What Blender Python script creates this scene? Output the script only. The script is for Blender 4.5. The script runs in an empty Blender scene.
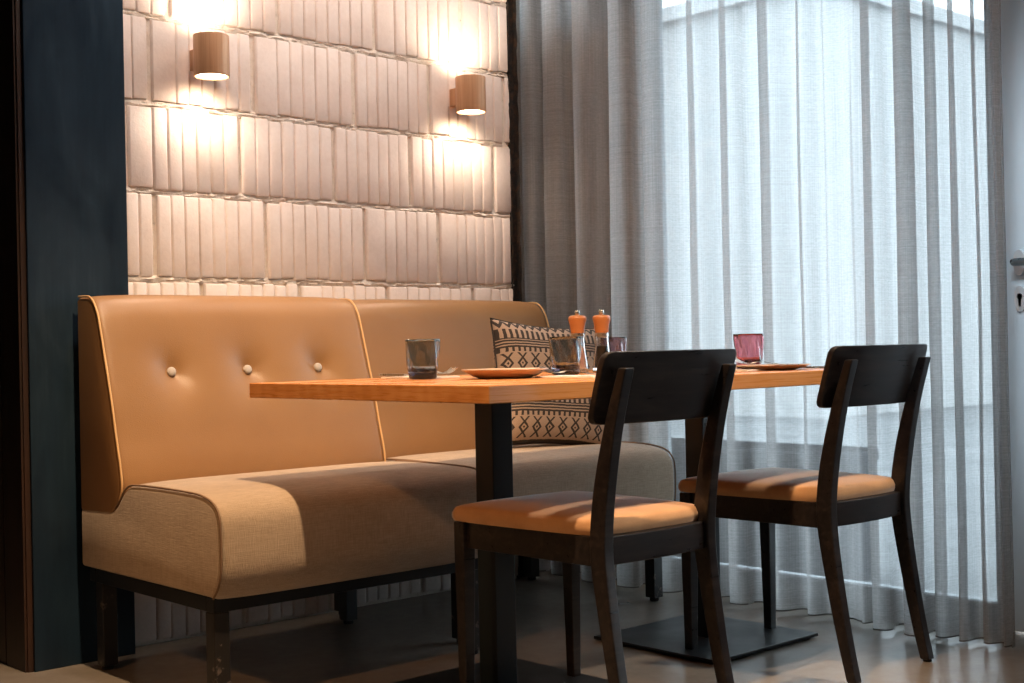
import bpy, bmesh, math, random
from mathutils import Vector, Matrix, noise

random.seed(7)
PI = math.pi
SC = bpy.context.scene
COL = SC.collection

# ------------------------------------------------------------------ helpers
def finish(name, bm, mat, parent=None, smooth=40, bevel=0.0, seg=2, bang=35, subsurf=0):
    bmesh.ops.recalc_face_normals(bm, faces=bm.faces)
    me = bpy.data.meshes.new(name)
    bm.to_mesh(me); bm.free()
    o = bpy.data.objects.new(name, me)
    COL.objects.link(o)
    for m in (mat if isinstance(mat, (list, tuple)) else [mat]):
        me.materials.append(m)
    if parent is not None:
        o.parent = parent
    if smooth:
        for p in me.polygons: p.use_smooth = True
        if not subsurf and not bevel:
            me.set_sharp_from_angle(angle=math.radians(smooth))
    if bevel:
        b = o.modifiers.new('bevel', 'BEVEL'); b.width = bevel; b.segments = seg
        b.limit_method = 'ANGLE'; b.angle_limit = math.radians(bang); b.harden_normals = False
        wn = o.modifiers.new('weighted', 'WEIGHTED_NORMAL'); wn.keep_sharp = True; wn.weight = 100
    if subsurf:
        s = o.modifiers.new('sub', 'SUBSURF'); s.levels = subsurf; s.render_levels = subsurf
    return o

def empty(name, loc, rz=0.0):
    o = bpy.data.objects.new(name, None); COL.objects.link(o)
    o.empty_display_size = 0.05
    o.location = loc; o.rotation_euler = (0, 0, rz)
    return o

def tag(o, label, cat, group=None):
    o['label'] = label; o['category'] = cat
    if group: o['group'] = group
    return o

def structure(o):
    o['kind'] = 'structure'; return o

def copy_tree(o, parent=None):
    c = o.copy(); COL.objects.link(c)
    if parent is not None: c.parent = parent
    for ch in list(o.children): copy_tree(ch, c)
    return c

def box(bm, x0, x1, y0, y1, z0, z1, M=None):
    vs = [bm.verts.new(Vector((x, y, z))) for x in (x0, x1) for y in (y0, y1) for z in (z0, z1)]
    if M is not None:
        for v in vs: v.co = M @ v.co
    for f in ((0,1,3,2),(4,6,7,5),(0,4,5,1),(2,3,7,6),(0,2,6,4),(1,5,7,3)):
        bm.faces.new([vs[i] for i in f])
    return vs

def loft(bm, rings, cap=True, closed=True):
    R = [[bm.verts.new(Vector(p)) for p in r] for r in rings]
    n = len(R[0])
    for a, b in zip(R, R[1:]):
        for i in range(n if closed else n-1):
            j = (i+1) % n
            bm.faces.new((a[i], a[j], b[j], b[i]))
    if cap and closed:
        bm.faces.new(R[0]); bm.faces.new(R[-1])
    return R

def lathe(bm, prof, n=32, c=(0,0,0), closed=False, wob=None):
    rings = []
    for (r, z) in prof:
        ring = []
        for i in range(n):
            a = 2*PI*i/n
            rr = r if wob is None else wob(r, a, z)
            ring.append((c[0]+rr*math.cos(a), c[1]+rr*math.sin(a), c[2]+z))
        rings.append(ring)
    if closed: rings.append(rings[0])
    R = [[bm.verts.new(Vector(p)) for p in r] for r in (rings[:-1] if closed else rings)]
    if closed: R.append(R[0])
    for a, b in zip(R, R[1:]):
        for i in range(n):
            j = (i+1) % n
            bm.faces.new((a[i], a[j], b[j], b[i]))
    if not closed:
        bm.faces.new(R[0]); bm.faces.new(R[-1])
    return R

def tube(bm, pts, r, n=8):
    pts = [Vector(p) for p in pts]
    rings = []
    up = Vector((0.31, 0.17, 0.93)).normalized()
    for i, p in enumerate(pts):
        t = (pts[min(i+1, len(pts)-1)] - pts[max(i-1, 0)]).normalized()
        a = t.cross(up)
        if a.length < 1e-4: a = t.cross(Vector((1, 0, 0)))
        a.normalize(); b = t.cross(a)
        rr = r[i] if isinstance(r, (list, tuple)) else r
        rings.append([p + a*rr*math.cos(2*PI*k/n) + b*rr*math.sin(2*PI*k/n) for k in range(n)])
    loft(bm, rings)

def resample(pts, n):
    P = [Vector(p) for p in pts]
    L = [0]
    for a, b in zip(P, P[1:]): L.append(L[-1] + (b-a).length)
    out = []; k = 0
    for i in range(n):
        s = L[-1]*i/(n-1)
        while k < len(P)-2 and L[k+1] < s: k += 1
        f = (s-L[k])/max(L[k+1]-L[k], 1e-9)
        out.append(P[k].lerp(P[k+1], min(max(f, 0), 1)))
    return out

def spline(pts, n=8):
    """Catmull-Rom through points (tuples of any length)."""
    P = [Vector(p) for p in pts]; out = []
    for i in range(len(P)-1):
        p0, p1, p2, p3 = P[max(i-1,0)], P[i], P[i+1], P[min(i+2,len(P)-1)]
        for k in range(n):
            t = k/n
            out.append(0.5*((2*p1)+(p2-p0)*t+(2*p0-5*p1+4*p2-p3)*t*t+(3*p1-p0-3*p2+p3)*t*t*t))
    out.append(P[-1]); return out

# ------------------------------------------------------------------ node helpers
class X:
    """Socket wrapper with arithmetic."""
    def __init__(s, nt, sock): s.nt, s.s = nt, sock
    def _m(s, op, o=None, c=None):
        n = s.nt.nodes.new('ShaderNodeMath'); n.operation = op
        for i, v in enumerate((s, o, c)):
            if v is None: continue
            if isinstance(v, X): s.nt.links.new(v.s, n.inputs[i])
            else: n.inputs[i].default_value = v
        return X(s.nt, n.outputs[0])
    def __add__(s, o): return s._m('ADD', o)
    def __sub__(s, o): return s._m('SUBTRACT', o)
    def __mul__(s, o): return s._m('MULTIPLY', o)
    def __truediv__(s, o): return s._m('DIVIDE', o)
    def abs(s): return s._m('ABSOLUTE')
    def frac(s): return s._m('FRACT')
    def lt(s, o): return s._m('LESS_THAN', o)
    def gt(s, o): return s._m('GREATER_THAN', o)
    def max(s, o): return s._m('MAXIMUM', o)
    def pw(s, o): return s._m('POWER', o)
    def band(s, a, b): return s.gt(a)*s.lt(b)

class Mat:
    def __init__(s, name, rough=0.5, col=(.5,.5,.5), **kw):
        s.m = bpy.data.materials.new(name); s.m.use_nodes = True
        s.nt = s.m.node_tree
        s.b = s.nt.nodes['Principled BSDF']; s.out = s.nt.nodes['Material Output']
        s.b.inputs['Base Color'].default_value = (*col, 1)
        s.b.inputs['Roughness'].default_value = rough
        for k, v in kw.items(): s.b.inputs[k].default_value = v
    def node(s, t, **kw):
        n = s.nt.nodes.new(t)
        for k, v in kw.items():
            if hasattr(n, k): setattr(n, k, v)
            else: n.inputs[k.replace('_', ' ')].default_value = v
        return n
    def link(s, a, b): s.nt.links.new(a.s if isinstance(a, X) else a, b)
    def coord(s, kind='Object', scale=(1,1,1), rot=(0,0,0)):
        t = s.node('ShaderNodeTexCoord'); mp = s.node('ShaderNodeMapping')
        mp.inputs['Scale'].default_value = scale; mp.inputs['Rotation'].default_value = rot
        s.link(t.outputs[kind], mp.inputs['Vector']); return mp.outputs[0]
    def noise(s, vec, scale, detail=4, rough=.55, dist=0):
        n = s.node('ShaderNodeTexNoise'); n.inputs['Scale'].default_value = scale
        n.inputs['Detail'].default_value = detail; n.inputs['Roughness'].default_value = rough
        n.inputs['Distortion'].default_value = dist
        s.link(vec, n.inputs['Vector']); return X(s.nt, n.outputs['Fac'])
    def ramp(s, fac, stops):
        r = s.node('ShaderNodeValToRGB'); e = r.color_ramp.elements
        while len(e) < len(stops): e.new(.5)
        for el, (p, c) in zip(e, stops):
            el.position = p; el.color = (*c, 1) if len(c) == 3 else c
        s.link(fac, r.inputs[0]); return r.outputs[0]
    def mix(s, fac, a, b, mode='MIX'):
        n = s.node('ShaderNodeMix', data_type='RGBA', blend_type=mode)
        for v, i in ((fac, 0), (a, 6), (b, 7)):
            if isinstance(v, (int, float)): n.inputs[i].default_value = v
            elif isinstance(v, tuple): n.inputs[i].default_value = (*v, 1)
            else: s.link(v, n.inputs[i])
        return n.outputs[2]
    def color(s, c): s.link(c, s.b.inputs['Base Color']); return s
    def roughness(s, c): s.link(c, s.b.inputs['Roughness']); return s
    def bump(s, h, strength=.3, dist=.002):
        n = s.node('ShaderNodeBump'); n.inputs['Strength'].default_value = strength
        n.inputs['Distance'].default_value = dist
        s.link(h, n.inputs['Height']); s.link(n.outputs[0], s.b.inputs['Normal']); return s

# ------------------------------------------------------------------ materials
def m_brick():
    m = Mat('white_painted_clay', .62)
    v = m.coord('Object')
    a = m.noise(v, 9, 5); b = m.noise(v, 70, 4, .65)
    m.color(m.ramp(a*.7 + b*.3, [(.3, (.69,.585,.52)), (.55, (.79,.69,.63)), (.75, (.84,.75,.69))]))
    m.bump(b + a*.6, .35, .003); return m.m
def m_mortar():
    m = Mat('white_painted_mortar', .75)
    v = m.coord('Object')
    a = m.noise(v, 55, 6, .7); b = m.noise(v, 14, 3)
    pits = m.ramp(a, [(.30, (.10,.07,.05)), (.36, (.62,.53,.45)), (.6, (.78,.70,.62))])
    m.color(m.mix(b, pits, (.72,.64,.55))); m.bump(a, .9, .006); return m.m
def m_pillar():
    m = Mat('blackened_steel', .42, **{'Specular IOR Level': .3})
    v = m.coord('Object', (1,1,.35))
    a = m.noise(v, 7, 6, .6, 1.0); b = m.noise(m.coord('Object', (30,30,2)), 3, 3)
    m.color(m.ramp(a*.75 + b*.25, [(.35, (.007,.015,.027)), (.6, (.011,.026,.043)), (.8, (.024,.044,.066))]))
    m.roughness(m.ramp(a, [(.3, (.32,)*3), (.7, (.5,)*3)])); return m.m
def m_panel():
    m = Mat('dark_brown_panel', .5)
    a = m.noise(m.coord('Object', (8,8,.6)), 6, 5)
    m.color(m.ramp(a, [(.3, (.016,.007,.004)), (.7, (.040,.016,.008))])); return m.m
def m_plaster(col, name):
    m = Mat(name, .8); v = m.coord('Object')
    a = m.noise(v, 6, 5)
    m.color(m.ramp(a, [(.3, tuple(c*.9 for c in col)), (.7, col)])); m.bump(m.noise(v, 120, 3), .15, .002); return m.m
def m_floor():
    m = Mat('polished_concrete', .25)
    v = m.coord('Object')
    a = m.noise(v, 1.6, 7, .62, .6); b = m.noise(v, 28, 5, .7); c = m.noise(v, 5, 5, .6, 1.2)
    m.color(m.ramp(a*.75 + b*.25, [(.30, (.165,.140,.116)), (.5, (.225,.192,.160)), (.75, (.30,.258,.218))]))
    m.roughness(m.ramp(c*.6 + b*.4, [(.3, (.19,)*3), (.7, (.27,)*3)]))
    m.bump(a*.8 + b*.1, .03, .004); return m.m
def m_leather():
    m = Mat('tan_leatherette', .40)
    v = m.coord('Object')
    vo = m.node('ShaderNodeTexVoronoi'); vo.inputs['Scale'].default_value = 420; m.link(v, vo.inputs['Vector'])
    a = m.noise(v, 4, 4)
    m.color(m.ramp(a, [(.3, (.275,.142,.056)), (.7, (.315,.168,.069))]))
    m.bump(X(m.nt, vo.outputs['Distance']) + m.noise(v, 30, 3)*.6, .16, .002)
    return m.m
def m_linen(name, c0, c1, sc=1.0, coarse=False):
    m = Mat(name, .92, **{'Sheen Weight': .25})
    v = m.coord('Object')
    w1 = m.noise(m.coord('Object', (900*sc, 900*sc, 60*sc)), 1, 2); w2 = m.noise(m.coord('Object', (60*sc, 60*sc, 900*sc)), 1, 2)
    big = m.noise(v, 7, 4)
    f = w1*.4 + w2*.4 + big*.2
    m.color(m.ramp(f, [(.36, c0), (.64, c1)])); m.bump(w1 + w2, .4, .0015); return m.m
def m_suede():
    m = Mat('tan_suede', .85, **{'Sheen Weight': .85, 'Sheen Roughness': .35})
    v = m.coord('Object'); a = m.noise(v, 14, 5, .6); b = m.noise(v, 300, 2)
    m.color(m.ramp(a*.8 + b*.2, [(.3, (.43,.225,.10)), (.7, (.56,.31,.15))])); m.bump(b, .2, .001); return m.m
def m_blackwood():
    m = Mat('dark_stained_beech', .33)
    g = m.noise(m.coord('Object', (3, 60, 60)), 1.5, 6, .6, .5)
    h = m.noise(m.coord('Object', (1.5, 9, 14)), 2.0, 4, .6, 2.0)
    m.color(m.ramp(g*.5 + h*.5, [(.35, (.007,.005,.005)), (.5, (.013,.0095,.009)), (.66, (.032,.023,.020))]))
    m.roughness(m.ramp(g, [(.3, (.26,)*3), (.7, (.44,)*3)])); m.bump(g, .08, .001); return m.m
def m_oak():
    m = Mat('oiled_wood', .30)
    v = m.coord('Object', (1.0, 2.2, 12))
    g = m.noise(v, 2.2, 6, .6, 1.6); f = m.noise(m.coord('Object', (4, 9, 190)), 1, 3)
    st = m.node('ShaderNodeTexWave', wave_type='BANDS', bands_direction='Y')
    st.inputs['Scale'].default_value = 3.0; st.inputs['Distortion'].default_value = 9; st.inputs['Detail'].default_value = 3
    st.inputs['Detail Scale'].default_value = .8; m.link(m.coord('Object', (.35, 2, 2.0)), st.inputs['Vector'])
    k = g*.55 + f*.33 + X(m.nt, st.outputs['Fac'])*.12
    m.color(m.ramp(k, [(.25, (.52,.185,.045)), (.5, (.66,.27,.080)), (.75, (.74,.35,.13))]))
    m.roughness(m.ramp(f, [(.3, (.22,)*3), (.7, (.36,)*3)])); m.bump(f + g*.3, .06, .001); return m.m
def m_black_metal():
    m = Mat('black_powder_coat', .38, **{'Specular IOR Level': .3}); v = m.coord('Object')
    a = m.noise(v, 200, 2); b = m.noise(v, 6, 5)
    m.color(m.ramp(b, [(.3, (.009,.010,.012)), (.75, (.018,.020,.022))])); m.bump(a, .06, .0005)
    m.roughness(m.ramp(b, [(.3, (.28,)*3), (.7, (.45,)*3)])); return m.m
def m_raw_steel():
    m = Mat('worn_black_steel', .4); v = m.coord('Object')
    a = m.noise(v, 22, 5, .65)
    m.color(m.ramp(a, [(.61, (.014,.012,.011)), (.66, (.14,.11,.09))])); return m.m
def m_metal(name, col, r):
    m = Mat(name, r, col, Metallic=.65 if 'door' in name else 1.0); a = m.noise(m.coord('Object'), 60, 3)
    m.roughness(m.ramp(a, [(.3, (r*.8,)*3), (.7, (r*1.25,)*3)])); return m.m
def m_sconce():
    m = Mat('brushed_copper_shell', .42, Metallic=.25)
    a = m.noise(m.coord('Object', (60,60,2)), 2, 4)
    m.color(m.ramp(a, [(.3, (.55,.30,.16)), (.7, (.68,.41,.24))])); return m.m
def m_emit(name, col, st):
    m = Mat(name, .5, (.9,.9,.9)); m.b.inputs['Emission Color'].default_value = (*col, 1)
    m.b.inputs['Emission Strength'].default_value = st
    return m.m
def m_glass(name, col, rough=.02, ior=1.45):
    m = Mat(name, rough, col, IOR=ior); m.b.inputs['Transmission Weight'].default_value = 1.0
    m.bump(m.noise(m.coord('Object'), 90, 2), .12, .002); return m.m
def m_pane():
    m = Mat('clear_window_glass', .0)
    t = m.node('ShaderNodeBsdfTransparent'); g = m.node('ShaderNodeBsdfGlossy'); g.inputs['Roughness'].default_value = .01
    t.inputs['Color'].default_value = (.93,.97,.97,1)
    f = m.node('ShaderNodeFresnel'); f.inputs['IOR'].default_value = 1.45
    mx = m.node('ShaderNodeMixShader'); m.link(f.outputs[0], mx.inputs[0])
    m.link(t.outputs[0], mx.inputs[1]); m.link(g.outputs[0], mx.inputs[2]); m.link(mx.outputs[0], m.out.inputs['Surface'])
    return m.m
def m_curtain():
    m = Mat('sheer_linen', .9)
    thread = m.noise(m.coord('UV', (1, 520, 1)), 1.2, 3, .6); vert = m.noise(m.coord('UV', (420, 1.5, 1)), 1.2, 3, .6)
    mott = m.noise(m.coord('UV', (26, 60, 1)), 3, 3, .6, .8)
    w = thread*.4 + vert*.35 + mott*.25
    col = m.ramp(w, [(.36, (.40,.385,.385)), (.64, (.51,.495,.49))])
    d = m.node('ShaderNodeBsdfDiffuse'); tr = m.node('ShaderNodeBsdfTranslucent'); tp = m.node('ShaderNodeBsdfTransparent')
    m.link(col, d.inputs['Color']); m.link(col, tr.inputs['Color'])
    a = m.node('ShaderNodeMixShader'); a.inputs[0].default_value = .62
    m.link(d.outputs[0], a.inputs[1]); m.link(tr.outputs[0], a.inputs[2])
    b = m.node('ShaderNodeMixShader')
    op = m.ramp(w, [(.38, (.46,)*3), (.62, (.27,)*3)])
    m.link(op, b.inputs[0]); m.link(a.outputs[0], b.inputs[1]); m.link(tp.outputs[0], b.inputs[2])
    m.link(b.outputs[0], m.out.inputs['Surface']); return m.m
def m_pillow():
    m = Mat('printed_cushion_cotton', .9)
    t = m.node('ShaderNodeTexCoord'); sp = m.node('ShaderNodeSeparateXYZ'); m.link(t.outputs['UV'], sp.inputs[0])
    wob = m.noise(t.outputs['UV'], 22, 2)
    u = X(m.nt, sp.outputs[0]) + (wob-.5)*.012; v = X(m.nt, sp.outputs[1]) + (wob-.5)*.010
    w = (v*2.0).frac()
    comb = (u*22).frac().lt(.5)*w.band(.65,.81)
    l1 = w.band(.545,.57); l2 = w.band(.59,.62); l3 = w.band(.635,.655)
    tick = (u*22).frac().lt(.42)*w.band(.43,.52); l4 = w.band(.495,.525)
    z = (w-.91)/.05; tri = ((u*15).frac()-.5).abs()*4-1
    zig = (z-tri).abs().lt(.75)*w.band(.83,.985)
    c = ((u*9).frac()-.5).abs(); tt = ((w-.245)/.165).abs()
    dia = (c/.30 + tt/.52 - 1).abs().lt(.30)*tt.lt(.6)
    dot = (c/.30 + tt/.52).lt(.28)
    ex = (c/.30 - (tt-.5)/.5).abs().lt(.26)*tt.band(.46,1.0)
    bot = w.lt(.045)
    ink = comb.max(l1).max(l2).max(l3).max(tick).max(l4).max(zig).max(dia).max(dot).max(ex).max(bot)
    fn = m.noise(m.coord('UV'), 160, 3)
    base = m.ramp(fn, [(.3, (.33,.235,.175)), (.7, (.44,.33,.255))])
    m.color(m.mix(ink*.95, base, (.018,.015,.015))); m.bump(fn, .3, .001); return m.m
def m_ceramic(name, c0, c1):
    m = Mat(name, .35); a = m.noise(m.coord('Object'), 25, 4)
    m.color(m.ramp(a, [(.3, c0), (.7, c1)])); return m.m
def m_gap():
    m = Mat('dark_rough_foam', .9); a = m.noise(m.coord('Object'), 40, 5, .7)
    m.color(m.ramp(a, [(.45, (.006,.005,.004)), (.68, (.05,.022,.008))])); m.bump(a, 1, .01); return m.m
def m_door():
    m = Mat('pale_grey_door_paint', .38); a = m.noise(m.coord('Object', (1,1,.3)), 5, 4)
    m.color(m.ramp(a, [(.3, (.60,.66,.70)), (.7, (.66,.72,.76))])); return m.m
def m_paving():
    m = Mat('street_paving', .8); v = m.coord('Object'); a = m.noise(v, 1.2, 6)
    m.color(m.ramp(a, [(.3, (.13,.135,.14)), (.7, (.20,.205,.21))])); return m.m

BRICK, MORTAR, PILLAR, PANEL, FLOOR = m_brick(), m_mortar(), m_pillar(), m_panel(), m_floor()
PLASTER = m_plaster((.52,.46,.40), 'beige_plaster'); CEIL = m_plaster((.10,.095,.09), 'dark_ceiling_paint')
DARKWALL = m_plaster((.07,.055,.045), 'dark_wall_paint')
LEATHER = m_leather(); LINEN = m_linen('beige_woven_fabric', (.34,.25,.17), (.50,.38,.27), .55)
PIPE = Mat('tan_piping_cord', .5, (.66,.40,.18)).m; SPIPE = Mat('brown_piping_cord', .8, (.20,.12,.07)).m
BUTTON = m_linen('grey_button_fabric', (.36,.31,.27), (.55,.49,.43), 1.5)
SUEDE, BLACKWOOD, OAK, BLACK, WORN = m_suede(), m_blackwood(), m_oak(), m_black_metal(), m_raw_steel()
STEEL = m_metal('satin_steel', (.62,.60,.57), .28); NICKEL = m_metal('brushed_door_nickel', (.80,.82,.83), .35)
LEVER = m_metal('dull_steel_lever', (.30,.35,.38), .3); SCONCE = m_sconce(); LENS = m_emit('warm_lamp_lens', (1,.80,.52), 14)
SMOKE = m_glass('smoke_blue_glass', (.50,.57,.62)); ROSE = m_glass('rose_glass', (.84,.46,.50)); PLUM = m_glass('plum_glass', (.74,.58,.62))
SMOKEB = m_glass('deep_blue_glass_base', (.03,.06,.11)); ROSEB = m_glass('deep_red_glass_base', (.35,.02,.07)); PLUMB = m_glass('deep_plum_glass_base', (.18,.05,.09))
CLEAR = m_glass('clear_mill_glass', (.97,.97,.97)); PANE = m_pane(); CURT = m_curtain(); PILLOW = m_pillow()
PLATE = m_ceramic('terracotta_stoneware', (.40,.26,.175), (.47,.32,.22)); 
NAPKIN = m_linen('white_paper_napkin', (.72,.69,.65), (.82,.79,.75), 2)
MILLWOOD = Mat('orange_beech', .35, (.36,.135,.045)).m
SALT = m_ceramic('pink_salt', (.75,.42,.30), (.90,.72,.62)); PEPPER = m_ceramic('black_peppercorns', (.012,.010,.009), (.06,.045,.035))
COLUMN = Mat('blue_black_column_paint', .42, (.009,.017,.024)).m
GAP, DOOR, PAVING = m_gap(), m_door(), m_paving()
FRAME = m_plaster((.34,.36,.38), 'light_grey_frame_paint')
DARKHOLE = Mat('keyhole_black', .8, (.01,.01,.01)).m
FACADE = m_plaster((.45,.45,.45), 'pale_render_facade'); FACADE_D = m_plaster((.17,.135,.115), 'brown_brick_facade')
PLANTER = m_plaster((.035,.04,.05), 'charcoal_outdoor_plastic')

# ------------------------------------------------------------------ room shell
YW = 3.456        # face of the brick wall
XG = 3.46         # inner face of the window wall
ZC = 2.9
XL, YF = -1.7, -2.2

bm = bmesh.new(); box(bm, XL-.1, XG+.12, YF-.1, 4.6, -.12, 0); structure(finish('floor', bm, FLOOR, smooth=0))
bm = bmesh.new(); box(bm, XL-.1, XG+.12, YF-.1, 4.6, ZC, ZC+.1); structure(finish('ceiling', bm, CEIL, smooth=0))
bm = bmesh.new(); box(bm, XL-.1, XG+.12, YF-.12, YF, 0, ZC); structure(finish('wall_front', bm, DARKWALL, smooth=0))
bm = bmesh.new(); box(bm, XL-.12, XL, YF, 4.6, 0, ZC); structure(finish('wall_left', bm, DARKWALL, smooth=0))

# brick wall: backing slab + hollow clay blocks with vertical ribs + lumpy mortar beds
def brick_wall():
    bm = bmesh.new()
    x0, x1 = 1.60, 3.152
    D = .011                                 # depth of joints behind the block faces
    yb = YW + D
    # backing (mortar), as slab
    vs0 = set(bm.faces)
    box(bm, x0, x1, yb, yb+.22, 0, ZC)
    for f in bm.faces: f.material_index = 1
    rnd = random.Random(3)
    joints = [-.217] + [.033 + .25*k for k in range(1, 12)]
    for ci in range(len(joints)-1):
        za, zb = max(joints[ci], 0.0), min(joints[ci+1], ZC)
        if zb - za < .02: continue
        za += .007; zb -= .007
        x = x0 - .36 + rnd.uniform(0, .3)
        while x < x1:
            w = rnd.choice((.30, .36, .36, .33))
            # strip boundaries inside the block
            strips = []; s = x + .004; e = x + w - .004
            first = rnd.random() < .7
            if first:
                strips.append((s, s+.075)); s += .075
            n = max(1, round((e-s)/.043)); st = (e-s)/n
            for k in range(n): strips.append((s+k*st, s+(k+1)*st))
            for si, (a, b) in enumerate(strips):
                b2 = b
                if b2 <= x0 or a >= x1: continue
                a2 = max(a, x0); b2 = min(b2, x1 - rnd.uniform(0, .006))
                if b2-a2 < .006: continue
                j = rnd.uniform(-.0009, .0009); g = .0045 + rnd.uniform(-.001, .0015)
                dz0 = rnd.uniform(-.003, .004); dz1 = rnd.uniform(-.004, .003)
                tl = rnd.uniform(-.0006, .0006)
                yf = YW + j
                prof = [(a2, yf+.0068), (a2+g*.5, yf+.0030), (a2+g, yf+.0006), (a2+g+.003, yf+tl*.3), (b2-g-.003, yf+tl), (b2-g, yf+.0006), (b2-g*.5, yf+.0030), (b2, yf+.0068)]
                rows = [(za+dz0, .012), (za+dz0+.003, .0025), (za+dz0+.009, 0), (zb+dz1-.009, 0), (zb+dz1-.003, .0025), (zb+dz1, .012)]
                grid = [[bm.verts.new((px + (rnd.uniform(-.0008,.0008)), min(py+dy, yb+.001), z)) for (px, py) in prof] for (z, dy) in rows]
                for r0, r1 in zip(grid, grid[1:]):
                    for i in range(len(prof)-1):
                        bm.faces.new((r0[i], r0[i+1], r1[i+1], r1[i]))
                # close the sides back to the slab
                for i in (0, len(prof)-1):
                    back = [bm.verts.new((g_[i].co.x, yb+.002, g_[i].co.z)) for g_ in grid]
                    for q in range(len(grid)-1):
                        bm.faces.new((grid[q][i], grid[q+1][i], back[q+1], back[q]))
            x += w + (.006 if rnd.random() < .7 else .010)
    # mortar beds squeezed out between the courses
    for zj in joints:
        if zj < .1 or zj > 2.5: continue
        nx = int((x1-x0)/.005); nz = 7; h = .028
        grid = []
        for k in range(nz):
            row = []
            for i in range(nx+1):
                xx = x0 + (x1-x0)*i/nx
                t = (k/(nz-1)-.5)*2
                n1 = noise.noise(Vector((xx*24, zj*7, k*.9))); n2 = noise.noise(Vector((xx*90, zj*11+3, k*1.7)))
                wav = noise.noise(Vector((xx*5, zj*3, 9)))
                out = (1-t*t)*(.0085 + .006*n1 + .006*n2) - .003 + .002*wav
                row.append(bm.verts.new((xx, yb - max(out, -.002), zj + t*h*.5*(1+.35*n1) + .003*wav)))
            grid.append(row)
        for a, b in zip(grid, grid[1:]):
            for i in range(nx):
                f = bm.faces.new((a[i], a[i+1], b[i+1], b[i])); f.material_index = 1
    o = finish('wall_back', bm, [BRICK, MORTAR], smooth=35)
    return structure(o)
brick_wall()

# rough dark gap where the brick wall stops, then plaster return behind the curtain
bm = bmesh.new()
nz = 240; rows = []
for k in range(nz+1):
    z = ZC*k/nz
    l = 3.144 + .006*noise.noise(Vector((1, 0, z*22))) + .004*noise.noise(Vector((2, 5, z*70)))
    r = 3.186 + .005*noise.noise(Vector((4, 9, z*18)))
    rows.append([bm.verts.new((l, YW-.004, z)), bm.verts.new((l+.012, YW+.020+.006*noise.noise(Vector((3, z*60, 0))), z)), bm.verts.new((r-.006, YW+.016, z)), bm.verts.new((r, YW-.002, z)), bm.verts.new((r, YW+.05, z)), bm.verts.new((l, YW+.05, z))])
for a, b in zip(rows, rows[1:]):
    for i in range(6): bm.faces.new((a[i], a[(i+1)%6], b[(i+1)%6], b[i]))
bm.faces.new(rows[0]); bm.faces.new(rows[-1])
structure(finish('trim_1', bm, GAP, smooth=30))
bm = bmesh.new(); box(bm, 3.187, XG+.12, 3.64, 3.76, 0, ZC); structure(finish('wall_back_return', bm, PLASTER, smooth=0)).name = 'wall_corner'

# dark steel clad pillar in front of the wall's left end, brown panelling on its side
bm = bmesh.new(); box(bm, 1.375, 1.655, 3.385, 4.1, 0, ZC); structure(finish('wall_pillar', bm, PILLAR, bevel=.002, smooth=30))
bm = bmesh.new(); box(bm, 1.361, 1.375, 3.395, 4.1, 0, ZC)
for k in range(5): box(bm, 1.355, 1.362, 3.40+.13*k, 3.40+.13*k+.124, 0, ZC)
structure(finish('trim_2', bm, PANEL, smooth=0))
bm = bmesh.new(); box(bm, XL, 1.40, 4.1, 4.3, 0, ZC); structure(finish('wall_recess', bm, DARKWALL, smooth=0))

# window wall: opening for the big window (y 1.98..3.40), the door (1.0..1.86), a second window past the door
WY0, WY1 = 1.800, 3.60
DY0, DY1 = .90, 1.788
W2Y0, W2Y1 = -1.7, .7
WZ1 = 2.65
bm = bmesh.new()
def wl(y0, y1, z0, z1): box(bm, XG, XG+.12, y0, y1, z0, z1)
wl(YF, 4.6, WZ1, ZC); wl(WY1, 4.6, 0, WZ1); wl(DY1, WY0, 0, WZ1); wl(W2Y1, DY0, 0, WZ1); wl(YF, W2Y0, 0, WZ1)
wl(DY0, DY1, 2.2, WZ1); wl(3.12, WY1, 0, 1.95); wl(W2Y0, W2Y1, 0, .08)
structure(finish('wall_right', bm, PLASTER, smooth=0))

def window(name, y0, y1, z0, z1, mull, bars=()):
    bm = bmesh.new()
    xa, xb = XG+.02, XG+.085; t = .040
    box(bm, xa, xb, y0, y1, z0, z0+t+.03); box(bm, xa, xb, y0, y1, z1-t, z1)
    box(bm, xa, xb, y0, y0+t, z0+t+.03, z1-t); box(bm, xa, xb, y1-t, y1, z0+t+.03, z1-t)
    for m in mull: box(bm, xa, xb, m-.03, m+.03, z0+t+.03, z1-t)
    for (a, b, z) in bars: box(bm, xa, xb, a, b, z-.03, z+.03)
    w = finish(name, bm, FRAME, bevel=.004, smooth=30); structure(w)
    bm = bmesh.new(); box(bm, XG+.048, XG+.054, y0+t, y1-t, z0+t+.03, z1-t)
    p = finish('pane', bm, PANE, parent=w, smooth=0)
    return w
window('window_1', WY0, 3.12, 0, WZ1, ()); window('window_3', 3.12, WY1, 1.95, WZ1, ())
window('window_2', W2Y0, W2Y1, .08, WZ1, (-.5,))

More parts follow.
